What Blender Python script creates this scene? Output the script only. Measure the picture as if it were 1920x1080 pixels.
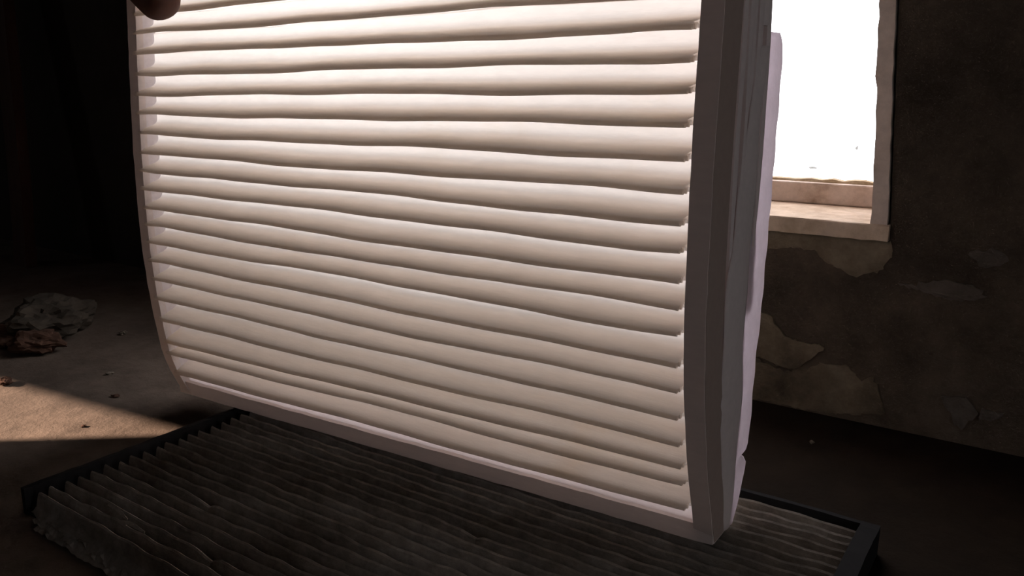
import bpy, bmesh, math, random
from mathutils import Vector, Matrix, noise as mnoise

# ------------------------------------------------------------------ scene, camera, light
# World axes: X runs along the back wall (to the right), Y towards the back wall, Z up.
# All lengths below are written in centimetres and turned into metres by CM.
CM = 0.01
sc = bpy.context.scene
COL = sc.collection
for o in list(bpy.data.objects):
    bpy.data.objects.remove(o)

CAM_H = 21.57
PITCH = math.radians(13.672)
YAW = math.radians(34.46)          # the camera looks to the left of the wall's normal
cam_d = bpy.data.cameras.new('camera')
cam_d.sensor_width = 36.0
cam_d.lens = 28.391
cam_d.clip_start = 0.01
cam = bpy.data.objects.new('camera', cam_d)
cam.location = (0, 0, CAM_H * CM)
cam.rotation_euler = (math.pi / 2 - PITCH, 0, YAW)
COL.objects.link(cam)
sc.camera = cam

world = bpy.data.worlds.new('world')
sc.world = world
world.use_nodes = True
bg = world.node_tree.nodes['Background']
bg.inputs['Color'].default_value = (0.985, 0.965, 0.995, 1)
bg.inputs['Strength'].default_value = 5.7

SUN_EL = math.radians(23.3)
sun_dir = Vector((-0.781 * math.cos(SUN_EL), -0.625 * math.cos(SUN_EL), math.sin(SUN_EL)))   # towards the sun, through the added window behind the viewer
sun_d = bpy.data.lights.new('sun', 'SUN')
sun_d.energy = 29.0
sun_d.color = (1.0, 0.73, 0.56)
sun_d.angle = math.radians(0.25)
sun = bpy.data.objects.new('sun', sun_d)
sun.rotation_euler = sun_dir.to_track_quat('Z', 'Y').to_euler()
sun.location = sun_dir * 4
COL.objects.link(sun)

for px, py, pz, sx_, sz_, rot, rz in ((-32.5, 67, 37.5, 0.46, 0.49, -math.pi / 2, 0), (77, 0, 24, 0.24, 0.20, math.pi / 2, math.pi / 2), (-234, -123, 87, 0.36, 0.36, math.pi / 2, 0)):
    port_d = bpy.data.lights.new('window_portal', 'AREA')      # guides sky sampling only, adds no light
    port_d.shape = 'RECTANGLE'
    port_d.size, port_d.size_y = sx_, sz_
    port_d.cycles.is_portal = True
    port = bpy.data.objects.new('window_portal', port_d)
    port.location = (px * CM, py * CM, pz * CM)
    port.rotation_euler = (rot, 0, rz)
    COL.objects.link(port)

vs = sc.view_settings
vs.view_transform = 'Standard'
vs.look = 'None'
vs.gamma = 1.0
vs.use_curve_mapping = False
vs.exposure = 0.0
sc.cycles.use_denoising = True
sc.cycles.max_bounces = 12
sc.cycles.diffuse_bounces = 8
sc.cycles.transmission_bounces = 10
sc.cycles.transparent_max_bounces = 16
sc.cycles.sample_clamp_indirect = 6.0

# ------------------------------------------------------------------ helpers
def lerp(a, b, t):
    return a + (b - a) * t

def interp(x, xs, ys):
    """piecewise linear, xs increasing, extrapolating the end slopes"""
    n = len(xs)
    k = 0
    while k < n - 2 and x > xs[k + 1]:
        k += 1
    t = (x - xs[k]) / (xs[k + 1] - xs[k])
    return ys[k] + (ys[k + 1] - ys[k]) * t

class MB:
    def __init__(self):
        self.v = []
        self.f = []
    def vert(self, p):
        self.v.append(tuple(p))
        return len(self.v) - 1
    def box(self, x0, x1, y0, y1, z0, z1, shear=0.0, zref=0.0):
        b = len(self.v)
        for z in (z0, z1):
            s = shear * (z - zref)
            for x, y in ((x0, y0), (x1, y0), (x1, y1), (x0, y1)):
                self.v.append((x + s, y, z))
        for q in ((0, 3, 2, 1), (4, 5, 6, 7), (0, 1, 5, 4), (1, 2, 6, 5), (2, 3, 7, 6), (3, 0, 4, 7)):
            self.f.append(tuple(b + i for i in q))
    def grid(self, rows, closed=False):
        """rows: list of equally long point lists"""
        b = len(self.v)
        n = len(rows[0])
        for r in rows:
            self.v.extend(tuple(p) for p in r)
        for i in range(len(rows) - 1):
            for j in range(n - 1 + (1 if closed else 0)):
                j2 = (j + 1) % n
                self.f.append((b + i * n + j, b + i * n + j2, b + (i + 1) * n + j2, b + (i + 1) * n + j))
        return b
    def sweep(self, rings):
        """closed section rings with end caps"""
        n = len(rings[0])
        b = self.grid(rings, closed=True)
        self.f.append(tuple(b + i for i in range(n))[::-1])
        self.f.append(tuple(b + (len(rings) - 1) * n + i for i in range(n)))
    def slab(self, poly, y0, y1, jitter=0.0, rnd=None):
        """polygon in XZ pushed from y0 (front) to y1 (back)"""
        b = len(self.v)
        n = len(poly)
        for k, (x, z) in enumerate(poly):
            self.v.append((x, y0 + (rnd.uniform(0, jitter) if rnd else 0), z))
        for x, z in poly:
            self.v.append((x, y1, z))
        self.f.append(tuple(range(b, b + n)))
        self.f.append(tuple(range(b + 2 * n - 1, b + n - 1, -1)))
        for k in range(n):
            k2 = (k + 1) % n
            self.f.append((b + k, b + k2, b + n + k2, b + n + k))
    def build(self, name, mat, parent=None, smooth=False, bevel=0.0, solid=0.0):
        o3 = Vector((0, 0, 0))
        if parent is not None:
            o3 = WORLD_LOC[parent.name]
        else:
            xs = [p[0] for p in self.v]; ys = [p[1] for p in self.v]; zs = [p[2] for p in self.v]
            o3 = Vector(((min(xs) + max(xs)) / 2, (min(ys) + max(ys)) / 2, min(zs)))
        me = bpy.data.meshes.new(name)
        me.from_pydata([((x - o3.x) * CM, (y - o3.y) * CM, (z - o3.z) * CM) for x, y, z in self.v], [], self.f)
        bm = bmesh.new()
        bm.from_mesh(me)
        bmesh.ops.recalc_face_normals(bm, faces=bm.faces)
        bm.to_mesh(me)
        bm.free()
        if smooth:
            me.polygons.foreach_set('use_smooth', [True] * len(me.polygons))
        me.materials.append(mat)
        ob = bpy.data.objects.new(name, me)
        COL.objects.link(ob)
        if parent is not None:
            ob.parent = parent
        else:
            ob.location = o3 * CM
        WORLD_LOC[ob.name] = o3.copy()
        if solid:
            m = ob.modifiers.new('solidify', 'SOLIDIFY')
            m.thickness = solid * CM
            m.offset = 0
        if bevel:
            m = ob.modifiers.new('bevel', 'BEVEL')
            m.width = bevel * CM
            m.segments = 2
            m.limit_method = 'ANGLE'
        return ob

WORLD_LOC = {}

def tag(o, label=None, cat=None, group=None, kind=None):
    if label: o['label'] = label
    if cat: o['category'] = cat
    if group: o['group'] = group
    if kind: o['kind'] = kind
    return o

def empty(name, loc):
    o = bpy.data.objects.new(name, None)
    o.empty_display_size = 0.02
    o.location = Vector(loc) * CM
    COL.objects.link(o)
    WORLD_LOC[o.name] = Vector(loc)
    return o

def wave(seed, amps=((0.05, 7.0), (0.03, 17.0), (0.012, 41.0))):
    r = random.Random(seed)
    ph = [(a, f * r.uniform(0.8, 1.2), r.uniform(0, 6.28)) for a, f in amps]
    return lambda u: sum(a * math.sin(f * u + p) for a, f, p in ph)

# ------------------------------------------------------------------ materials
def new_mat(name):
    m = bpy.data.materials.new(name)
    m.use_nodes = True
    nt = m.node_tree
    nt.nodes.clear()
    return m, nt, nt.nodes, nt.links

def ramp(N, stops):
    r = N.new('ShaderNodeValToRGB')
    e = r.color_ramp.elements
    while len(e) > 1:
        e.remove(e[-1])
    e[0].position, e[0].color = stops[0][0], (*stops[0][1], 1)
    for p, c in stops[1:]:
        k = e.new(p)
        k.color = (*c, 1)
    return r

def noise_tex(N, L, coord, scale, detail=6, rough=0.6, mapping=None):
    t = N.new('ShaderNodeTexNoise')
    t.inputs['Scale'].default_value = scale
    t.inputs['Detail'].default_value = detail
    t.inputs['Roughness'].default_value = rough
    if mapping:
        mp = N.new('ShaderNodeMapping')
        mp.inputs['Scale'].default_value = mapping
        L.new(coord, mp.inputs['Vector'])
        L.new(mp.outputs['Vector'], t.inputs['Vector'])
    else:
        L.new(coord, t.inputs['Vector'])
    return t

def fabric(name, diff, trans, share, stain=0.25, fibre=260.0):
    """soft non-woven filter cloth: scatters light on both sides and lets some through"""
    m, nt, N, L = new_mat(name)
    out = N.new('ShaderNodeOutputMaterial')
    tc = N.new('ShaderNodeTexCoord')
    n1 = noise_tex(N, L, tc.outputs['Object'], 14.0, 5, 0.6)
    r1 = ramp(N, [(0.60, (1, 1, 1)), (0.80, (0.93, 0.83, 0.66))])
    L.new(n1.outputs['Fac'], r1.inputs['Fac'])
    n2 = noise_tex(N, L, tc.outputs['Object'], fibre, 3, 0.7, (0.25, 1, 1))
    r2 = ramp(N, [(0.3, (0.93, 0.93, 0.93)), (0.7, (1, 1, 1))])
    L.new(n2.outputs['Fac'], r2.inputs['Fac'])
    mx = N.new('ShaderNodeMix'); mx.data_type = 'RGBA'; mx.blend_type = 'MULTIPLY'
    mx.inputs['Factor'].default_value = stain
    L.new(r2.outputs['Color'], mx.inputs['A']); L.new(r1.outputs['Color'], mx.inputs['B'])
    def tint(c):
        t = N.new('ShaderNodeMix'); t.data_type = 'RGBA'; t.blend_type = 'MULTIPLY'
        t.inputs['Factor'].default_value = 1
        t.inputs['B'].default_value = (*c, 1)
        L.new(mx.outputs['Result'], t.inputs['A'])
        return t
    bump = N.new('ShaderNodeBump')
    bump.inputs['Strength'].default_value = 0.25
    bump.inputs['Distance'].default_value = 0.0006
    L.new(n2.outputs['Fac'], bump.inputs['Height'])
    d = N.new('ShaderNodeBsdfDiffuse'); t = N.new('ShaderNodeBsdfTranslucent')
    L.new(tint(diff).outputs['Result'], d.inputs['Color'])
    L.new(tint(trans).outputs['Result'], t.inputs['Color'])
    L.new(bump.outputs['Normal'], d.inputs['Normal']); L.new(bump.outputs['Normal'], t.inputs['Normal'])
    s = N.new('ShaderNodeMixShader')
    s.inputs['Fac'].default_value = share
    L.new(d.outputs['BSDF'], s.inputs[1]); L.new(t.outputs['BSDF'], s.inputs[2])
    L.new(s.outputs['Shader'], out.inputs['Surface'])
    return m

def rough_mat(name, stops, scale, rough=0.9, bump=0.4, bump_scale=None, bump_dist=0.003, detail=8, mapping=None, spec=0.2, fine=0.25):
    m, nt, N, L = new_mat(name)
    out = N.new('ShaderNodeOutputMaterial')
    p = N.new('ShaderNodeBsdfPrincipled')
    p.inputs['Roughness'].default_value = rough
    p.inputs['Specular IOR Level'].default_value = spec
    tc = N.new('ShaderNodeTexCoord')
    n1 = noise_tex(N, L, tc.outputs['Object'], scale, detail, 0.65, mapping)
    r = ramp(N, stops)
    L.new(n1.outputs['Fac'], r.inputs['Fac'])
    n2 = noise_tex(N, L, tc.outputs['Object'], bump_scale or scale * 6, 8, 0.7)
    r2 = ramp(N, [(0.3, (1 - fine,) * 3), (0.7, (1, 1, 1))])
    L.new(n2.outputs['Fac'], r2.inputs['Fac'])
    mx = N.new('ShaderNodeMix'); mx.data_type = 'RGBA'; mx.blend_type = 'MULTIPLY'
    mx.inputs['Factor'].default_value = 1
    L.new(r.outputs['Color'], mx.inputs['A']); L.new(r2.outputs['Color'], mx.inputs['B'])
    L.new(mx.outputs['Result'], p.inputs['Base Color'])
    b = N.new('ShaderNodeBump')
    b.inputs['Strength'].default_value = bump
    b.inputs['Distance'].default_value = bump_dist
    L.new(n2.outputs['Fac'], b.inputs['Height'])
    L.new(b.outputs['Normal'], p.inputs['Normal'])
    L.new(p.outputs['BSDF'], out.inputs['Surface'])
    return m

M = {}
M['media'] = fabric('clean_media', (0.95, 0.92, 0.89), (0.97, 0.905, 0.84), 0.62, 0.35)
M['panel'] = fabric('clean_side_cloth', (0.95, 0.93, 0.93), (0.97, 0.93, 0.93), 0.75, 0.10)
M['rim'] = fabric('clean_rim_cloth', (0.92, 0.85, 0.83), (0.90, 0.79, 0.73), 0.15, 0.12)
M['cloth'] = fabric('clean_loose_cloth', (0.96, 0.87, 0.85), (0.92, 0.84, 0.80), 0.10, 0.12)
M['edge'] = fabric('clean_edge_dark', (0.50, 0.40, 0.35), (0.4, 0.3, 0.25), 0.05, 0.12)  # darker tone for the outer side of the right rim
M['flange'] = fabric('clean_flange_cloth', (0.95, 0.90, 0.95), (0.95, 0.89, 0.94), 0.55, 0.10)
M['dirty'] = rough_mat('dirty_media', [(0.30, (0.17, 0.135, 0.10)), (0.5, (0.34, 0.30, 0.26)), (0.72, (0.52, 0.49, 0.46))], 18, 0.95, 0.6, 120, 0.002, mapping=(0.5, 1, 1), fine=0.5)
M['dirty_rim'] = rough_mat('dirty_rim', [(0.3, (0.017, 0.016, 0.016)), (0.7, (0.03, 0.029, 0.03))], 12, 0.95, 0.3, 90, 0.001, spec=0.05)
def shade_tinted_floor():
    m = rough_mat('floor_concrete', [(0.28, (0.060, 0.046, 0.036)), (0.5, (0.125, 0.096, 0.076)), (0.72, (0.185, 0.145, 0.115))], 5.0, 0.95, 0.6, 38, 0.004, fine=0.35, spec=0.1)
    N, L = m.node_tree.nodes, m.node_tree.links
    p = next(n for n in N if n.type == 'BSDF_PRINCIPLED')
    src = p.inputs['Base Color'].links[0].from_socket
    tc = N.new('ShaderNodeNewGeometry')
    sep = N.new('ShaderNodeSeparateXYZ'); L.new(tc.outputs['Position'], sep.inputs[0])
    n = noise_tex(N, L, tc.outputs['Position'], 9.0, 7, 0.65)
    # shade put into the floor colour, deepening towards the back wall and the right
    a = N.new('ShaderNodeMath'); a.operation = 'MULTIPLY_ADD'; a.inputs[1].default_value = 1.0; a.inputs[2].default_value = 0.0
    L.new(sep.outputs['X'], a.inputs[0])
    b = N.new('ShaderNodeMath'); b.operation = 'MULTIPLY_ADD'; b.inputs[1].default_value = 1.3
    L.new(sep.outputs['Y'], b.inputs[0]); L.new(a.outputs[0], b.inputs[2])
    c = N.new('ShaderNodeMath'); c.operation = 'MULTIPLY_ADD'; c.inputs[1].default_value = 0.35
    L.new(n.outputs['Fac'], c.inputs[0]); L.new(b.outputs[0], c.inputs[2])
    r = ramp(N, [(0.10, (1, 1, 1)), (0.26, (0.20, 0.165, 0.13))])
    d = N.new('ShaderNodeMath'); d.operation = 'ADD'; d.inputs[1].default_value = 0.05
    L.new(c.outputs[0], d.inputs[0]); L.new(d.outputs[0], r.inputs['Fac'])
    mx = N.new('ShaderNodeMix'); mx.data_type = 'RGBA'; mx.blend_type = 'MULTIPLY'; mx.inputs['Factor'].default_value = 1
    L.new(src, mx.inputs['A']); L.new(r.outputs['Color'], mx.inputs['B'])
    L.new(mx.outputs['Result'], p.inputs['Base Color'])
    return m
M['floor'] = shade_tinted_floor()
M['wall'] = rough_mat('wall_damp_plaster', [(0.30, (0.050, 0.036, 0.027)), (0.5, (0.105, 0.077, 0.056)), (0.75, (0.165, 0.127, 0.096))], 6.0, 0.95, 0.7, 45, 0.006, fine=0.45)
M['patch'] = rough_mat('wall_old_paint', [(0.32, (0.075, 0.055, 0.037)), (0.5, (0.175, 0.135, 0.092)), (0.72, (0.28, 0.225, 0.165))], 16.0, 0.95, 0.6, 90, 0.004, fine=0.4)
M['patch_grey'] = rough_mat('wall_grey_flake', [(0.30, (0.10, 0.08, 0.064)), (0.7, (0.185, 0.155, 0.132))], 16.0, 0.95, 0.6, 90, 0.004, fine=0.4)
M['dark'] = rough_mat('room_dark_plaster', [(0.3, (0.05, 0.04, 0.03)), (0.7, (0.09, 0.07, 0.055))], 3.0, 0.95, 0.3, 20, 0.004)
M['shade_black'] = rough_mat('shade_black_plaster', [(0.3, (0.02, 0.016, 0.013)), (0.7, (0.04, 0.032, 0.026))], 3.0, 0.95, 0.3, 20, 0.004)  # near-black plaster: darkness of the unlit left end put into the colour
M['white'] = rough_mat('whitewash', [(0.3, (0.34, 0.28, 0.24)), (0.7, (0.48, 0.41, 0.36))], 3.0, 0.95, 0.3, 20, 0.004)
M['paint'] = rough_mat('window_old_white_paint', [(0.30, (0.36, 0.26, 0.20)), (0.45, (0.62, 0.50, 0.43)), (0.7, (0.74, 0.62, 0.56))], 22.0, 0.8, 0.4, 120, 0.001, fine=0.25)
M['sill'] = rough_mat('sill_old_paint', [(0.30, (0.38, 0.27, 0.18)), (0.5, (0.60, 0.46, 0.35)), (0.7, (0.72, 0.58, 0.48))], 18.0, 0.85, 0.5, 110, 0.0015, fine=0.3)
M['putty'] = rough_mat('window_putty', [(0.3, (0.38, 0.27, 0.15)), (0.7, (0.66, 0.55, 0.40))], 60.0, 0.9, 0.7, 150, 0.002)
M['moss'] = fabric('pane_moss', (0.2, 0.16, 0.05), (0.30, 0.25, 0.08), 0.9, 0.5)
M['speck'] = fabric('pane_dirt', (0.2, 0.18, 0.16), (0.42, 0.42, 0.41), 0.95, 0.3)
M['stain'] = fabric('pane_stain', (0.3, 0.25, 0.15), (0.46, 0.41, 0.31), 0.95, 0.3)
M['wood'] = rough_mat('dark_wood', [(0.3, (0.04, 0.018, 0.012)), (0.7, (0.075, 0.035, 0.024))], 8.0, 0.7, 0.3, 60, 0.002, mapping=(6, 6, 0.6))
M['chip'] = rough_mat('plaster_chip', [(0.3, (0.10, 0.08, 0.06)), (0.7, (0.20, 0.165, 0.13))], 60, 0.95, 0.6, 200, 0.001)
M['rubble'] = rough_mat('dusty_rubble', [(0.3, (0.03, 0.024, 0.018)), (0.7, (0.075, 0.06, 0.045))], 40, 0.95, 0.6, 200, 0.001)
M['chip_dark'] = rough_mat('brick_chip', [(0.3, (0.05, 0.026, 0.017)), (0.7, (0.10, 0.052, 0.034))], 60, 0.95, 0.6, 200, 0.001)

def glass_mat():
    m, nt, N, L = new_mat('window_dirty_glass')
    out = N.new('ShaderNodeOutputMaterial')
    tr = N.new('ShaderNodeBsdfTransparent')
    gl = N.new('ShaderNodeBsdfGlossy')
    gl.inputs['Roughness'].default_value = 0.03
    s1 = N.new('ShaderNodeMixShader'); s1.inputs['Fac'].default_value = 0.04
    L.new(tr.outputs['BSDF'], s1.inputs[1]); L.new(gl.outputs['BSDF'], s1.inputs[2])
    tc = N.new('ShaderNodeTexCoord')
    n = noise_tex(N, L, tc.outputs['Object'], 26.0, 6, 0.65)
    r = ramp(N, [(0.62, (0, 0, 0)), (0.80, (0.5, 0.5, 0.5))])
    L.new(n.outputs['Fac'], r.inputs['Fac'])
    d = N.new('ShaderNodeBsdfTranslucent')
    d.inputs['Color'].default_value = (0.75, 0.68, 0.58, 1)
    s2 = N.new('ShaderNodeMixShader')
    L.new(r.outputs['Color'], s2.inputs['Fac'])
    L.new(s1.outputs['Shader'], s2.inputs[1]); L.new(d.outputs['BSDF'], s2.inputs[2])
    L.new(s2.outputs['Shader'], out.inputs['Surface'])
    return m
M['glass'] = glass_mat()

def skin_mat():
    m, nt, N, L = new_mat('skin')
    out = N.new('ShaderNodeOutputMaterial')
    p = N.new('ShaderNodeBsdfPrincipled')
    tc = N.new('ShaderNodeTexCoord')
    n = noise_tex(N, L, tc.outputs['Object'], 60, 5)
    r = ramp(N, [(0.3, (0.085, 0.028, 0.018)), (0.7, (0.115, 0.042, 0.027))])
    L.new(n.outputs['Fac'], r.inputs['Fac'])
    L.new(r.outputs['Color'], p.inputs['Base Color'])
    p.inputs['Roughness'].default_value = 0.55
    p.inputs['Subsurface Weight'].default_value = 0.6
    p.inputs['Subsurface Radius'].default_value = (1.0, 0.18, 0.08)
    p.inputs['Subsurface Scale'].default_value = 0.006
    n2 = noise_tex(N, L, tc.outputs['Object'], 500, 3)
    b = N.new('ShaderNodeBump'); b.inputs['Strength'].default_value = 0.2; b.inputs['Distance'].default_value = 0.0005
    L.new(n2.outputs['Fac'], b.inputs['Height']); L.new(b.outputs['Normal'], p.inputs['Normal'])
    L.new(p.outputs['BSDF'], out.inputs['Surface'])
    return m
M['skin'] = skin_mat()
M['nail'] = rough_mat('nail', [(0.3, (0.50, 0.28, 0.22)), (0.7, (0.58, 0.34, 0.28))], 40, 0.35, 0.05, 100, 0.0002, spec=0.5, fine=0.05)
M['sleeve'] = rough_mat('sleeve_cloth', [(0.3, (0.02, 0.02, 0.025)), (0.7, (0.035, 0.035, 0.04))], 80, 0.95, 0.4, 400, 0.001)

# ------------------------------------------------------------------ room shell
WY = 54.85                                   # front of the back wall
RX0, RX1, RY0, RZ = -300.0, 70.0, -110.0, 225.0
OPX0, OPX1, OPZ0, OPZ1 = -55.0, -8.75, 12.9, 62.0   # window opening
SH, SHZ = -0.068, 13.5                       # the old window leans a little

m = MB(); m.box(RX0 - 10, RX1 + 10, RY0 - 10, WY + 12, -8, 0)
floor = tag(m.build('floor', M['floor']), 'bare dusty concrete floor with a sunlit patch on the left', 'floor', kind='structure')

m = MB()
m.box(-82, OPX0, WY, WY + 11, 0, RZ)
m.box(OPX0, OPX1 + 0.6, WY, WY + 11, 0, OPZ0 - 0.5)
m.box(OPX0, RX1, WY, WY + 11, OPZ1, RZ)
b = len(m.v)                                  # right part, its edge following the leaning casing
for y in (WY, WY + 11):
    for x, z in ((OPX1 + 0.6, 0), (RX1, 0), (RX1, OPZ1), (OPX1 + SH * (OPZ1 - SHZ), OPZ1), (OPX1, OPZ0 - 0.5), (OPX1 + 0.6, OPZ0 - 0.5)):
        m.v.append((x, y, z))
m.f += [tuple(b + i for i in range(6)), tuple(b + 6 + i for i in range(5, -1, -1))]
for k in range(6):
    k2 = (k + 1) % 6
    m.f.append((b + k, b + k2, b + 6 + k2, b + 6 + k))
wall = tag(m.build('wall_back', M['wall']), 'dark damp back wall with peeling plaster around the window', 'wall', kind='structure')

def ragged(poly, seed, step=0.22, amp=0.12):
    r = random.Random(seed)
    out = []
    n = len(poly)
    for k in range(n):
        x0, z0 = poly[k]; x1, z1 = poly[(k + 1) % n]
        d = math.hypot(x1 - x0, z1 - z0)
        c = max(1, int(d / step))
        for j in range(c):
            t = j / c
            out.append((lerp(x0, x1, t) + r.uniform(-amp, amp), max(0.05, lerp(z0, z1, t) + r.uniform(-amp, amp))))
    return out
patches = [
    ('patch', 0.10, [(-46, 12.4), (-16.4, 12.40), (-8.7, 12.40), (-8.4, 11.85), (-9.1, 10.4), (-10.7, 9.8), (-12.1, 10.5), (-13.5, 11.4), (-16.2, 11.2), (-22, 10.6), (-30, 11.2), (-38, 10.3), (-46, 11)]),
    ('patch', 0.22, [(-24, 6.2), (-20, 7.0), (-16.9, 6.6), (-15.8, 6.5), (-14.9, 5.3), (-13.7, 4.9), (-12.3, 4.95), (-12.0, 4.7), (-12.7, 4.0), (-13.4, 3.2), (-14.6, 2.8), (-16.5, 3.4), (-19, 2.8), (-24, 3.4)]),
    ('patch', 0.16, [(-13.1, 3.1), (-12.2, 3.75), (-10.7, 3.75), (-9.8, 3.2), (-9.5, 2.95), (-8.8, 3.4), (-8.3, 2.5), (-7.9, 0.9), (-11.8, 0.12), (-18, 0.1), (-24, 0.1), (-24, 3.2), (-19, 2.6), (-16.5, 3.2), (-14.6, 2.6)]),
    ('patch_grey', 0.20, [(-8.0, 9.7), (-7.0, 9.85), (-6.0, 10.25), (-4.95, 10.4), (-3.4, 10.05), (-3.1, 9.55), (-4.3, 9.1), (-6.2, 9.4)]),
    ('patch_grey', 0.20, [(-4.9, 2.95), (-4.1, 3.0), (-3.3, 3.0), (-2.9, 2.55), (-2.6, 2.0), (-3.1, 1.6), (-3.35, 1.05), (-3.85, 1.2), (-4.2, 2.05)]),
    ('patch_grey', 0.15, [(-2.4, 2.5), (-1.35, 2.45), (-1.5, 2.2), (-2.0, 1.9), (-2.6, 1.9)]),
    ('patch_grey', 0.14, [(-4.4, 12.2), (-3.2, 12.5), (-2.2, 12.2), (-2.6, 11.5), (-3.6, 11.4)]),
]
for k, (mat, th, poly) in enumerate(patches):
    m = MB()
    m.slab(ragged(poly, 50 + k), WY - th, WY + 0.05, 0.07, random.Random(k))
    m.build('plaster_patch', M[mat], wall)

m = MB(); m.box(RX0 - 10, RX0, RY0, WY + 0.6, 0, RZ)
tag(m.build('wall_left', M['shade_black']), 'unlit side wall at the dark left end of the room', 'wall', kind='structure')
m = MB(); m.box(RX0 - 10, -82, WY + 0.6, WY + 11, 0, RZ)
tag(m.build('wall_end', M['shade_black']), 'far left stretch of the back wall, its deep shade painted in', 'wall', kind='structure')
W3Y0, W3Y1, W3Z0, W3Z1 = -11.0, 11.0, 15.0, 33.0      # added unseen window in the right wall, lights the side of the filter
m = MB()
m.box(RX1, RX1 + 6, RY0, W3Y0, 0, RZ); m.box(RX1, RX1 + 6, W3Y1, WY + 11, 0, RZ)
m.box(RX1, RX1 + 6, W3Y0, W3Y1, 0, W3Z0); m.box(RX1, RX1 + 6, W3Y0, W3Y1, W3Z1, RZ)
tag(m.build('wall_right', M['white']), 'unlit side wall beyond the right edge of the picture', 'wall', kind='structure')
W2X0, W2X1, W2Z0, W2Z1, W2S = -250.0, -217.5, 72.0, 101.3, 0.083   # added unseen window behind the viewer; sloping head shapes the sun patch
m = MB()
m.box(RX0 - 10, W2X0, RY0 - 10, RY0, 0, RZ)
m.box(W2X1, RX1 + 10, RY0 - 10, RY0, 0, RZ)
m.box(W2X0, W2X1, RY0 - 10, RY0, 0, W2Z0)
b = len(m.v)
for y in (RY0 - 10, RY0):
    for x, z in ((W2X0, W2Z1 + W2S * (W2X0 + 240)), (W2X1, W2Z1 + W2S * (W2X1 + 240)), (W2X1, RZ), (W2X0, RZ)):
        m.v.append((x, y, z))
m.f += [(b, b + 1, b + 2, b + 3), (b + 7, b + 6, b + 5, b + 4)] + [(b + k, b + (k + 1) % 4, b + 4 + (k + 1) % 4, b + 4 + k) for k in range(4)]
tag(m.build('wall_front', M['white']), 'unlit wall behind the viewer', 'wall', kind='structure')
m = MB(); m.box(RX0 - 10, RX1 + 10, RY0 - 10, WY + 11, RZ, RZ + 8)
tag(m.build('ceiling', M['dark']), 'dark ceiling high above the filters', 'ceiling', kind='structure')

# ------------------------------------------------------------------ window
win = tag(empty('window_1', (-28, WY, 12.4)), 'old white painted window with a blown out bright pane and worn sill', 'window', kind='structure')
r = random.Random(4)
# sill: a slab whose front and top edges are slightly chipped
rings = []
nx = 60
for k in range(nx + 1):
    x = lerp(-55.0, -8.8, k / nx)
    j = 0.035
    rings.append([(x, WY - 0.45 + r.uniform(-j, j), 12.42 + r.uniform(-j, j)), (x, WY - 0.45 + r.uniform(-j, j), 13.38 + r.uniform(-j, j)),
                  (x, WY - 0.38, 13.45), (x, 62.6, 13.45), (x, 62.6, 12.42)])
m = MB(); m.sweep(rings); m.build('sill', M['sill'], win)
# right casing board (front edge seen), chipped along its inner edge
rings = []
for k in range(71):
    z = lerp(13.46, OPZ1, k / 70)
    s = SH * (z - SHZ)
    a = r.uniform(-0.05, 0.05) + (0.12 if r.random() < 0.08 else 0)
    rings.append([(-9.85 + s - a, WY - 0.30, z), (-8.95 + s + r.uniform(-0.04, 0.04), WY - 0.30, z), (-8.95 + s, 66, z), (-9.85 + s - a * 0.3, 66, z)])
m = MB(); m.sweep(rings); m.build('casing', M['paint'], win)
m = MB(); m.box(-55, -54, WY - 0.3, 66, 13.46, OPZ1); m.build('casing', M['paint'], win)
m = MB(); m.box(-55, -9.85 + SH * 47, WY - 0.3, 66, 61.0, OPZ1); m.build('head_board', M['paint'], win)
# sash
m = MB(); m.box(-54, -9.8, 62.0, 64.2, 13.46, 15.02); m.build('bottom_rail', M['paint'], win, bevel=0.12)
m = MB()
for k in range(1):
    rings = []
    for q in range(61):
        x = lerp(-54, -9.9, q / 60)
        h = 15.02 + 0.20 + r.uniform(-0.06, 0.08)
        rings.append([(x, 62.5, 15.0), (x, 62.5 + r.uniform(0, 0.1), h), (x, 63.05, h + 0.05), (x, 63.05, 15.0)])
    m.sweep(rings)
m.build('putty', M['putty'], win)
rings = []
for q in range(61):
    z = lerp(15.0, 61, q / 60)
    s = SH * (z - SHZ)
    e = -10.42 + s - abs(r.gauss(0, 0.05)) - (0.14 if r.random() < 0.1 else 0)
    rings.append([(e, 62.3, z), (-9.80 + s, 62.0, z), (-9.80 + s, 64.2, z), (e, 64.2, z)])
m = MB(); m.sweep(rings); m.build('stile', M['paint'], win)
m = MB(); m.box(-54, -52.6, 62.0, 64.2, 15.02, 61); m.build('stile', M['paint'], win)
m = MB(); m.box(-54, -10 + SH * 47, 62.0, 64.2, 59.6, 61); m.build('top_rail', M['paint'], win)
m = MB()
m.v += [(-52.7, 63.2, 14.9), (-10.0, 63.2, 14.9), (-10.0 + SH * 45, 63.2, 60), (-52.7, 63.2, 60)]
m.f.append((0, 1, 2, 3))
pane = m.build('pane', M['glass'], win)
for px, pz, rx, rz, mat in ((-12.95, 17.6, 0.10, 0.16, 'speck'), (-15.9, 16.0, 0.35, 0.10, 'speck'), (-11.05, 15.5, 0.55, 0.28, 'stain'), (-10.75, 15.35, 0.28, 0.34, 'moss')):
    q = MB()
    rr = random.Random(int(-px * 100))
    poly = []
    for k in range(14):
        a = k / 14 * 2 * math.pi
        e = rr.uniform(0.65, 1.15)
        poly.append((px + rx * e * math.cos(a), pz + rz * e * math.sin(a)))
    q.slab(poly, 63.08, 63.16)
    q.build('dirt_speck', M[mat], pane)

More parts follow.
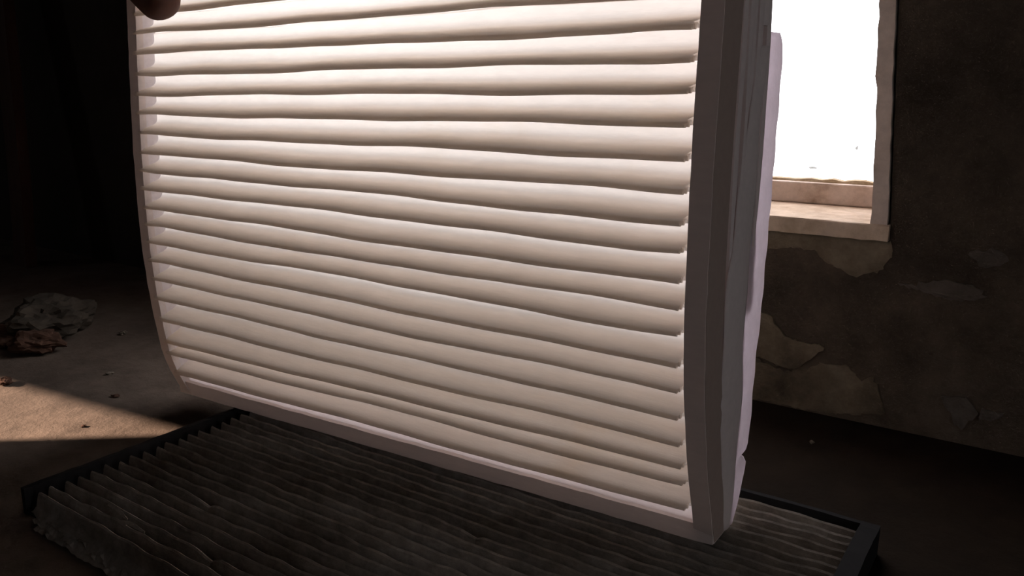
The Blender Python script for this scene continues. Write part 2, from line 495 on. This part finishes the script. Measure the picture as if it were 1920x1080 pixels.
win2 = tag(empty('added_sun_window', (-235, RY0, W2Z0)), 'added unseen window behind the viewer, for the sun patch and fill', 'window', kind='structure')
m = MB(); m.box(W2X0, W2X1, RY0 - 8, RY0 + 2, W2Z0 - 2, W2Z0 + 0.2); m.build('sill', M['sill'], win2)
m = MB(); m.box(W2X0, W2X1, RY0 - 6, RY0 - 4, W2Z0 + 0.2, W2Z0 + 3); m.build('bottom_rail', M['paint'], win2)
m = MB(); m.box(W2X0, W2X0 + 3, RY0 - 6, RY0 - 4, W2Z0 + 3, W2Z1 - 2); m.build('stile', M['paint'], win2)
m = MB(); m.box(W2X0, W2X1, RY0 - 5.1, RY0 - 5.0, W2Z0 + 2, W2Z1 + 3); m.build('pane', M['glass'], win2)

win3 = tag(empty('added_fill_window', (RX1, 1, W3Z0)), 'added unseen low window in the right wall, side light for the filter', 'window', kind='structure')
m = MB(); m.box(RX1 - 1, RX1 + 5, W3Y0, W3Y1, W3Z0 - 0.8, W3Z0 + 0.1); m.build('sill', M['sill'], win3)
m = MB(); m.box(RX1 + 3, RX1 + 4, W3Y0, W3Y0 + 1, W3Z0, W3Z1); m.build('stile', M['paint'], win3)
m = MB(); m.box(RX1 + 3, RX1 + 4, W3Y1 - 1, W3Y1, W3Z0, W3Z1); m.build('stile', M['paint'], win3)
m = MB(); m.box(RX1 + 3.4, RX1 + 3.5, W3Y0, W3Y1, W3Z0, W3Z1); m.build('pane', M['glass'], win3)

# ------------------------------------------------------------------ clean filter
ZS = [3.13, 4.57, 5.47, 6.98, 8.18, 9.38, 10.58, 11.78, 12.98, 14.18, 15.38, 16.58, 17.78, 18.98, 20.18, 21.38, 22.58, 23.78, 24.98, 26.18]
YLs = [29.85, 29.62, 29.49, 29.31, 29.20, 29.11, 29.05, 29.01, 29.01, 29.02, 29.04, 29.08, 29.12, 29.18, 29.26, 29.34, 29.43, 29.52, 29.61, 29.70]
YRs = [31.74, 31.23, 30.94, 30.52, 30.25, 30.02, 29.83, 29.70, 29.61, 29.56, 29.52, 29.49, 29.48, 29.48, 29.50, 29.54, 29.58, 29.62, 29.66, 29.70]
CX0, CX1 = -48.22, -11.95                    # inner edges of the left and right rim
def front_y(u, z):
    return lerp(interp(z, ZS, YLs), interp(z, ZS, YRs), u)
def left_shift(z):
    return 1.05 * max(0.0, (4.6 - z) / 2.6) ** 1.8
def front_x(u, z):
    return lerp(CX0 + left_shift(z), CX1, u)
BOT, TOP = 1.62, 32.4
DEP = 1.35
LZ = [26.03, 24.96, 23.76, 22.52, 21.30, 20.17, 18.96, 17.74, 16.67, 15.49, 14.27, 13.20, 12.09, 10.85, 9.59, 8.28, 6.78, 5.21, 4.43, 2.96]
RZS = [26.20, 25.02, 23.79, 22.62, 21.48, 20.23, 18.94, 17.68, 16.45, 15.36, 14.12, 12.99, 11.92, 10.51, 9.35, 8.08, 6.74, 5.59, 4.68, 3.25]
LZ = [31.15, 29.85, 28.55, 27.28] + LZ
RZS = [31.15, 29.90, 28.65, 27.43] + RZS

clean = tag(empty('pleated_air_filter', (-30, 31, BOT)),
            'clean white pleated air filter glowing with backlight, held upright on the dirty one', 'filter')

NU = 72
wl = [wave(100 + i) for i in range(len(LZ))]
wy = [wave(300 + i, ((0.05, 6.0), (0.03, 14.0))) for i in range(len(LZ))]
def lip_z(i, u):
    if i < 0:
        return TOP - 0.75
    fade = min(1.0, u / 0.05, (1 - u) / 0.05)
    return lerp(LZ[i], RZS[i], u) + wl[i](u) * fade
# pleat section: (depth behind the front, share of the height between the lip above and its own lip)
SECT = [(1.0, -0.10), (1.0, 0.0), (1.0, 0.14), (0.99, 0.27), (0.95, 0.38), (0.86, 0.47), (0.70, 0.555), (0.50, 0.625), (0.30, 0.685), (0.14, 0.745),
        (0.045, 0.815), (0.005, 0.89), (0.0, 0.955), (0.02, 0.99), (0.05, 1.0), (0.075, 0.97), (0.085, 0.84), (0.12, 0.80), (0.155, 0.84), (0.165, 0.965),
        (0.195, 0.98), (0.215, 0.94), (0.225, 0.80), (0.26, 0.765), (0.295, 0.80), (0.305, 0.92), (0.34, 0.93), (0.42, 0.87), (0.58, 0.78), (0.76, 0.67), (0.92, 0.60), (1.0, 0.64), (1.0, 0.90)]
for i in range(len(LZ)):
    rows = []
    for k, (dep, zf) in enumerate(SECT):
        row = []
        for j in range(NU + 1):
            u = j / NU
            za, zb = lip_z(i - 1, u), lip_z(i, u)
            h = za - zb
            z = za - zf * h
            x0 = front_x(0, z) - 0.28 * max(0.0, 1 - dep * 1.6)
            x1 = CX1 - 0.28 * max(0.0, 1 - dep * 1.6)
            x = lerp(x0, x1, u)
            bulge = 0.0
            y = front_y(u, zb + 0.3) + dep * DEP - 0.10 + wy[i](u) * (1 - dep) + bulge
            row.append((x, y, z))
        rows.append(row)
    m = MB(); m.grid(rows)
    m.build('pleat', M['media'], clean, smooth=True)

def curved_bar(u, xa, xb, ya, yb, z0, z1, n=40, xshift=None, jit=0.0, seed=0):
    """vertical bar following the bent front; ya, yb are depths behind the front plane"""
    rr = random.Random(seed)
    rings = []
    for k in range(n + 1):
        z = lerp(z0, z1, k / n)
        s = xshift(z) if xshift else 0
        y = front_y(u, z)
        fa, fb = (ya(z) if callable(ya) else ya), (yb(z) if callable(yb) else yb)
        e = rr.uniform(-jit, jit)
        rings.append([(xa + s + e, y + fa, z), (xb + s + rr.uniform(-jit, jit), y + fa, z), (xb + s, y + fb, z), (xa + s + e, y + fb, z)])
    return rings

def back_y(z):                               # back edge of the right side panel
    return interp(z, [0.8, 5.0, 8.0, 12.0, 16.0, 20.0, 25.0, 33.0], [34.25, 34.75, 34.85, 34.45, 34.7, 34.75, 35.2, 35.3])
# left
m = MB(); m.sweep(curved_bar(0, -49.12, CX0, 0.0, 0.45, BOT, TOP, xshift=left_shift, jit=0.03, seed=1)); m.build('front_rim', M['rim'], clean)
m = MB(); m.sweep(curved_bar(0, -49.05, -48.95, 0.45, 4.6, BOT, TOP, xshift=left_shift)); m.build('side_panel', M['panel'], clean)
m = MB(); m.sweep(curved_bar(0, CX0 - 0.12, CX0 - 0.02, 0.45, DEP + 0.1, BOT + 0.5, TOP - 0.5, xshift=left_shift)); m.build('end_strip', M['panel'], clean)
# right
m = MB(); m.sweep(curved_bar(1, CX1, -11.05, 0.0, lambda z: interp(z, [1, 5, 25], [1.95, 2.0, 2.0]), BOT, TOP, jit=0.015, seed=2)); m.build('front_rim', M['rim'], clean)
m = MB(); m.sweep(curved_bar(1, -11.38, -11.32, 1.9, lambda z: back_y(z) - front_y(1, z), BOT, TOP)); m.build('side_panel', M['cloth'], clean)
m = MB(); m.sweep(curved_bar(1, CX1 - 0.02, CX1 + 0.08, 0.4, DEP + 0.1, BOT + 0.5, TOP - 0.5)); m.build('end_strip', M['panel'], clean)
rings = curved_bar(1, -11.06, -11.03, 0.05, 1.95, BOT + 0.05, TOP - 0.05)
m = MB(); m.sweep(rings); m.build('edge_strip', M['edge'], clean)
# layered cloth edges on the upper right side
for k in range(6):
    y0 = 32.0 + k * 0.53
    rings = []
    w = wave(700 + k, ((0.05, 5.0), (0.03, 13.0)))
    for q in range(41):
        z = lerp(9.0 + k * 0.6, TOP - 0.3, q / 40)
        t = q / 40
        xo = -11.12 + 0.10 * (k % 2) * min(1, t * 4) + w(t) * 0.5
        ya, yb = y0 + w(t * 2), y0 + 0.47 + w(t * 2 + 0.3)
        rings.append([(xo, ya, z), (xo + 0.04, (ya + yb) / 2, z), (xo, yb, z), (-11.36, yb, z), (-11.36, ya, z)])
    m = MB(); m.sweep(rings); m.build('cloth_layer', M['cloth'], clean)
# loose cloth flap lying over the lower right side
FZ = [1.65, 5.3, 8.0, 8.3, 8.7, 11.4, 13.9, 15.2, 17.6, 21.0, 24.0]
FY = [33.5, 32.6, 31.95, 31.68, 31.9, 31.8, 31.8, 32.18, 32.5, 33.2, 34.2]
rows = []
for q in range(56):
    z = lerp(1.7, 23.4, q / 55)
    y0 = interp(z, FZ, FY); y1 = back_y(z) + 0.05
    row = []
    for j in range(9):
        t = j / 8
        x = -11.06 + 0.14 * math.sin(math.pi * t) - 0.05 * t + 0.03 * math.sin(z * 1.3 + t * 4)
        row.append((x, lerp(y0, y1, t), z))
    rows.append(row)
m = MB(); m.grid(rows); m.build('cloth_flap', M['cloth'], clean, smooth=True, solid=0.06)
# curled strip along the back edge, pinched near its foot
GZ = [0.9, 1.6, 2.6, 3.7, 4.3, 4.6, 4.9, 5.6, 9.1, 11.3, 17.3, 22.0, 23.6, 23.85, 24.0]
GY = [34.5, 34.7, 35.4, 36.2, 36.25, 35.6, 36.3, 36.5, 36.6, 36.95, 37.2, 37.3, 37.2, 36.95, 36.7]
rows = []
for q in range(90):
    z = lerp(1.62, 24.0, q / 89)
    y0 = back_y(z) - 0.25; y1 = interp(z, GZ, GY)
    pinch = 1 - 0.7 * math.exp(-((z - 4.6) / 0.25) ** 2)
    row = []
    for j in range(13):
        t = j / 12
        a = math.pi * t
        x = -11.32 + 0.30 * math.sin(a * 0.92) ** 0.9 * pinch + 0.02 * math.sin(3.1 * z)
        row.append((x, lerp(y0, y1, (1 - math.cos(a)) / 2), z))
    rows.append(row)
m = MB(); m.grid(rows); m.build('back_strip', M['flange'], clean, smooth=True, solid=0.12)
# torn end of the strip above
rows = []
for q in range(40):
    z = lerp(24.2, TOP, q / 39)
    y1 = interp(z, [24.2, 24.45, 25.0, 25.6, 28, 33], [34.8, 35.45, 35.55, 35.2, 35.35, 35.3])
    row = []
    for j in range(7):
        t = j / 6
        row.append((-11.34 + 0.30 * math.sin(math.pi * t), lerp(34.2, y1, t), z))
    rows.append(row)
m = MB(); m.grid(rows); m.build('torn_strip', M['cloth'], clean, smooth=True, solid=0.10)
# bottom and top
def cross_bar(z0, z1, d0, d1, n=48, jit=0.0, seed=0, x0=-49.12, x1=-11.05):
    rr = random.Random(seed)
    rings = []
    for k in range(n + 1):
        u = k / n
        zc = (z0 + z1) / 2
        x = lerp(x0 + left_shift(zc), x1, u)
        y = front_y(u, max(zc, 2.0))
        e = rr.uniform(-jit, jit)
        rings.append([(x, y + d0, z0 + rr.uniform(-jit, jit)), (x, y + d0, z1 + e), (x, y + d1, z1 + e), (x, y + d1, z0)])
    return rings
m = MB(); m.sweep(cross_bar(BOT, 2.48, 0.0, 0.35, jit=0.02, seed=5)); m.build('front_rim', M['rim'], clean)
rings = []
for k in range(61):
    u = k / 60
    x = lerp(-48.9 + left_shift(2.4), -11.5, u)
    y = front_y(u, 2.4)
    wv = 0.05 * math.sin(23 * u) + 0.03 * math.sin(51 * u + 1)
    zt = lerp(3.02, 3.28, u) + wv
    rings.append([(x, y + 0.28, 2.36), (x, y + 0.28, 2.44), (x, y + 0.40, 2.50), (x, y + 0.62, zt), (x, y + 0.68, zt), (x, y + 0.46, 2.42)])
m = MB(); m.sweep(rings); m.build('bottom_panel', M['panel'], clean, smooth=True)
rings = []
for k in range(49):
    u = k / 48
    x = lerp(-49.05 + left_shift(2.0), -11.3, u)
    y0 = front_y(u, 2.0) + 0.30
    y1 = lerp(33.6, 34.3, u)
    rings.append([(x, y0, BOT + 0.02), (x, y0, BOT + 0.14), (x, y1, BOT + 0.14), (x, y1, BOT + 0.02)])
m = MB(); m.sweep(rings); m.build('bottom_panel', M['rim'], clean)
m = MB(); m.sweep(cross_bar(TOP - 0.9, TOP, 0.0, 0.35)); m.build('front_rim', M['rim'], clean)
m = MB(); m.sweep(cross_bar(TOP - 0.3, TOP - 0.2, 0.35, 4.6)); m.build('top_panel', M['panel'], clean)

# ------------------------------------------------------------------ dirty filter
DX0, DX1, DY0, DY1, DT = -42.9, -5.15, 17.2, 38.5, 1.5
dirty = tag(empty('pleated_air_filter', ((DX0 + DX1) / 2, (DY0 + DY1) / 2, 0)),
            'grimy used grey-brown pleated air filter lying flat on the floor', 'filter')
ND = 28
PD = 0.742
r = random.Random(11)
for i in range(ND):
    yr = DY1 - 0.95 - i * PD
    w1 = wave(900 + i, ((0.03, 9.0), (0.025, 29.0), (0.025, 83.0)))
    w2 = wave(1200 + i, ((0.025, 11.0), (0.025, 37.0), (0.03, 97.0)))
    xl = -41.8 + r.uniform(-0.2, 0.2); xr = DX1 - 0.80
    n = 90
    sect = [(0.5, 0.40), (0.33, 0.68), (0.20, 1.16), (0.11, 1.36), (0.0, 1.43), (-0.11, 1.36), (-0.19, 1.14), (-0.33, 0.66), (-0.5, 0.40)]
    hole = r.random() < 0.22
    hx = r.uniform(0.05, 0.75)
    rows = []
    for dy, z in sect:
        row = []
        for j in range(n + 1):
            u = j / n
            x = lerp(xl, xr, u)
            up = max(0.0, (z - 0.40) / 1.03)
            dent = 0.35 * math.exp(-((u - hx) / 0.012) ** 2) if hole else 0.0
            row.append((x, yr + dy * PD + w1(u) * (0.4 + 0.6 * up) + dent * 0.3, 0.02 + z + (w2(u) - dent) * up))
        rows.append(row)
    m = MB(); m.grid(rows)
    m.build('pleat', M['dirty'], dirty, smooth=False)
# rims
def dirty_bar(x0, x1, y0, y1, z0, z1, along, n=40, jit=0.03, seed=0):
    rr = random.Random(seed)
    rings = []
    for k in range(n + 1):
        t = k / n
        e = [rr.uniform(-jit, jit) for _ in range(4)]
        if along == 'x':
            x = lerp(x0, x1, t)
            rings.append([(x, y0 + e[0], z0), (x, y0 + e[1], z1 + e[2]), (x, y1 + e[3], z1 + e[2]), (x, y1, z0)])
        else:
            y = lerp(y0, y1, t)
            rings.append([(x0 + e[0], y, z0), (x0 + e[1], y, z1 + e[2]), (x1 + e[3], y, z1 + e[2]), (x1, y, z0)])
    return rings
m = MB(); m.sweep(dirty_bar(DX0, DX0 + 0.35, DY0, DY1, 0.0, DT, 'y', seed=1)); m.build('side_rim', M['dirty_rim'], dirty)
m = MB(); m.sweep(dirty_bar(DX1 - 0.85, DX1, DY0, DY1, 0.0, DT, 'y', seed=2, jit=0.02)); m.build('side_rim', M['dirty_rim'], dirty)
m = MB(); m.sweep(dirty_bar(DX0 + 0.35, DX1 - 0.85, DY1 - 0.28, DY1, 0.0, DT, 'x', seed=3)); m.build('back_rim', M['dirty_rim'], dirty)
m = MB(); m.box(DX0 + 0.3, DX1 - 0.5, DY0 + 0.1, DY1 - 0.2, 0.01, 0.06); m.build('bottom_mesh', M['dirty_rim'], dirty)
# frayed front edge under the nearest pleat
for k in range(3):
    rr = random.Random(60 + k)
    yf = DY1 - 0.95 - (ND - 1) * PD - 0.30
    n = 110
    rows = [[], [], []]
    drop = 0.0
    for j in range(n + 1):
        u = j / n
        x = lerp(-41.7 + 0.5 * k, -6.2, u)
        drop = 0.7 * drop + 0.3 * rr.uniform(0.0, 1.0)
        rows[0].append((x, yf + 0.10 - 0.05 * k, 0.75 - 0.16 * k))
        rows[1].append((x, yf - 0.08 - 0.1 * k - 0.1 * drop, 0.55 - 0.16 * k))
        rows[2].append((x, yf - 0.16 - 0.17 * k - 0.35 * drop, max(0.12, 0.60 - 0.16 * k - 0.35 * drop + rr.uniform(-.1, .1))))
    m = MB(); m.grid(rows); m.build('frayed_edge', M['dirty'], dirty)
# torn slivers lifting off the pleats
for x, y, L_, a in ((-37.6, 18.9, 2.2, -0.12), (-35.6, 18.3, 2.0, 0.06)):
    rr = random.Random(int(-x * 10))
    rows = [[], []]
    for j in range(9):
        t = j / 8
        px, py = x + L_ * t * math.cos(a), y + L_ * t * math.sin(a)
        wd = 0.07 * math.sin(math.pi * min(1, t + 0.08)) + 0.02
        z = 1.36 + 0.14 * math.sin(math.pi * t) + rr.uniform(-.03, .03)
        rows[0].append((px, py - wd, z)); rows[1].append((px, py + wd, z + 0.1))
    m = MB(); m.grid(rows); m.build('torn_sliver', M['dirty'], dirty, solid=0.03)

# ------------------------------------------------------------------ hand holding the filter
def skin_chain(bm_verts, bm_edges, radii, pts, start=None):
    idx = []
    prev = start
    for p, rad in pts:
        bm_verts.append(tuple(c * CM for c in p))
        radii.append(rad * CM)
        k = len(bm_verts) - 1
        if prev is not None:
            bm_edges.append((prev, k))
        prev = k
        idx.append(k)
    return idx
V, Eg, Rd = [], [], []
arm = skin_chain(V, Eg, Rd, [((-58.2, 33.0, 34.2), 2.1), ((-60.6, 31.4, 37.0), 2.2), ((-63.2, 29.3, 40.2), 2.3), ((-69.5, 24.0, 46.8), 3.1), ((-77.0, 17.0, 54.4), 3.8)])
root = arm[0]
# four fingers wrap behind the left edge: palm bone, knuckle, two joints, tip
for palm, knuckle, j1, j2, tip, rad in (
        ((-56.4, 34.0, 35.2), (-54.0, 35.2, 35.2), (-51.0, 36.3, 34.2), (-48.9, 36.3, 33.3), (-47.3, 35.5, 32.7), 1.08),
        ((-56.7, 34.3, 33.8), (-54.5, 35.7, 33.1), (-51.4, 36.9, 32.0), (-49.1, 36.8, 31.2), (-47.3, 35.8, 30.6), 1.12),
        ((-57.0, 34.2, 32.4), (-55.0, 35.6, 31.0), (-52.2, 36.7, 29.7), (-50.2, 36.6, 29.0), (-48.6, 35.6, 28.5), 1.05),
        ((-57.3, 33.8, 31.2), (-55.5, 35.0, 29.0), (-53.4, 36.0, 27.5), (-52.0, 35.9, 26.7), (-50.8, 35.0, 26.2), 0.90)):
    skin_chain(V, Eg, Rd, [(palm, 1.75), (knuckle, rad * 1.3), (j1, rad * 1.05), (j2, rad), (tip, rad * 0.78)], root)
# the thumb presses on the front
skin_chain(V, Eg, Rd, [((-55.0, 31.4, 33.6), 2.0), ((-51.6, 29.3, 31.9), 1.6), ((-47.6, 27.75, 30.2), 1.38), ((-44.1, 27.75, 27.7), 1.38), ((-42.7, 27.9, 26.35), 1.25), ((-42.25, 28.0, 25.75), 0.95)], root)
me = bpy.data.meshes.new('person')
me.from_pydata(V, Eg, [])
person = bpy.data.objects.new('person', me)
COL.objects.link(person)
md = person.modifiers.new('skin', 'SKIN')
md.use_smooth_shade = True
for k, sv in enumerate(me.skin_vertices[0].data):
    sv.radius = (Rd[k], Rd[k])
    sv.use_root = (k == root)
md = person.modifiers.new('subsurf', 'SUBSURF')
md.levels = md.render_levels = 2
me.materials.append(M['skin'])
WORLD_LOC[person.name] = Vector((0, 0, 0))
tag(person, "person's hand with the thumb pressed on the clean filter's upper left corner", 'person')
# thumb nail
rows = []
for j in range(7):
    t = j / 6
    c = Vector((-44.2, 26.50, 28.1)).lerp(Vector((-42.8, 26.80, 26.5)), t)
    row = []
    for q in range(7):
        s = (q / 6 - 0.5) * 2
        wdt = 0.72 * (1 - 0.35 * t * t)
        row.append((c.x + s * wdt * 0.72, c.y + 0.28 * s * s, c.z + s * wdt * 0.62))
    rows.append(row)
m = MB(); m.grid(rows); m.build('thumb_nail', M['nail'], person, smooth=True, solid=0.05)
# sleeve over the forearm
rings = []
axis = (Vector((-77.0, 17.0, 54.0)) - Vector((-69.5, 24.0, 46.5))).normalized()
sx = axis.cross(Vector((0, 0, 1))).normalized(); sy = axis.cross(sx)
for k in range(9):
    c = Vector((-71.0, 22.6, 48.0)) + axis * (k * 1.8)
    rad = 4.0 + 0.10 * k + (0.15 if k % 2 else 0)
    rings.append([tuple(c + sx * rad * math.cos(a * math.pi / 8) + sy * rad * math.sin(a * math.pi / 8)) for a in range(16)])
m = MB(); m.sweep(rings); m.build('sleeve', M['sleeve'], person, smooth=True)

# ------------------------------------------------------------------ odds and ends on the floor
def chunk(name, mat, x, y, size, seed, label, cat, flat=0.5, group=None):
    rr = random.Random(seed)
    bm = bmesh.new()
    bmesh.ops.create_icosphere(bm, subdivisions=4, radius=1.0)
    off = Vector((rr.uniform(0, 50), rr.uniform(0, 50), rr.uniform(0, 50)))
    for v in bm.verts:
        d = v.co.normalized()
        k = 1 + 0.45 * mnoise.noise(d * 1.6 + off) + 0.2 * mnoise.noise(d * 4 + off) + 0.1 * mnoise.noise(d * 9 + off)
        v.co = Vector((d.x * k * size[0], d.y * k * size[1], d.z * k * size[2])) * CM
    lo = min(v.co.z for v in bm.verts)
    for v in bm.verts:
        v.co.z = max(v.co.z - lo * 0.75, 0.0)
    me = bpy.data.meshes.new(name)
    bm.to_mesh(me); bm.free()
    me.materials.append(M[mat])
    o = bpy.data.objects.new(name, me)
    o.location = (x * CM, y * CM, 0)
    o.rotation_euler = (0, 0, rr.uniform(0, 6))
    COL.objects.link(o)
    tag(o, label, cat, group)
    return o
chunk('rubble_lump', 'rubble', -74.0, 34.2, (3.6, 2.4, 1.8), 1, 'large grey lump of rubble in the dark at far left', 'rubble')
chunk('rubble_lump', 'chip_dark', -70.6, 31.2, (2.2, 1.5, 0.9), 2, 'low reddish brown rubble in front of the grey lump at far left', 'rubble')
chunk('rubble_lump', 'chip_dark', -75.5, 30.2, (2.6, 1.6, 1.0), 3, 'dark brown rubble at the left edge beside the grey lump', 'rubble')
chunk('rubble_chip', 'chip_dark', -64.3, 25.9, (0.55, 0.4, 0.3), 5, 'small red-brown chip at the corner of the sunlit floor patch', 'rubble')
chunk('rubble_chip', 'chip_dark', -51.5, 25.0, (0.16, 0.13, 0.08), 6, 'tiny dark crumb in the middle of the sunlit floor patch', 'rubble')
chunk('rubble_chip', 'chip_dark', -55.0, 29.2, (0.34, 0.2, 0.10), 7, 'flat dark chip on the shaded floor just behind the sunlit patch', 'rubble')
chunk('rubble_chip', 'chip', -69.3, 38.2, (0.35, 0.3, 0.2), 8, 'pale crumb on the dark floor left of the upright filter', 'rubble')
chunk('rubble_chip', 'chip', -11.1, 49.6, (0.16, 0.13, 0.10), 9, 'tiny pale crumb on the dark floor below the window', 'rubble')
chunk('rubble_chip', 'chip', -60.0, 31.6, (0.30, 0.2, 0.10), 10, 'flat plaster chip on the shaded floor behind the pebble', 'rubble')

# plank leaning in the dark corner
rings = []
w = wave(77, ((0.5, 4.0), (0.2, 11.0)))
for k in range(21):
    t = k / 20
    c = Vector((-108.5, 47.6, 0.0)).lerp(Vector((-112.5, 53.4, 62.0)), t)
    c.x += w(t)
    rings.append([(c.x - 2.0, c.y, c.z), (c.x + 2.0, c.y - 0.4, c.z), (c.x + 2.0, c.y + 0.9, c.z), (c.x - 2.0, c.y + 1.3, c.z)])
m = MB(); m.sweep(rings)
tag(m.build('wooden_plank', M['wood']), 'reddish brown plank leaning in the dark corner at far left', 'plank')
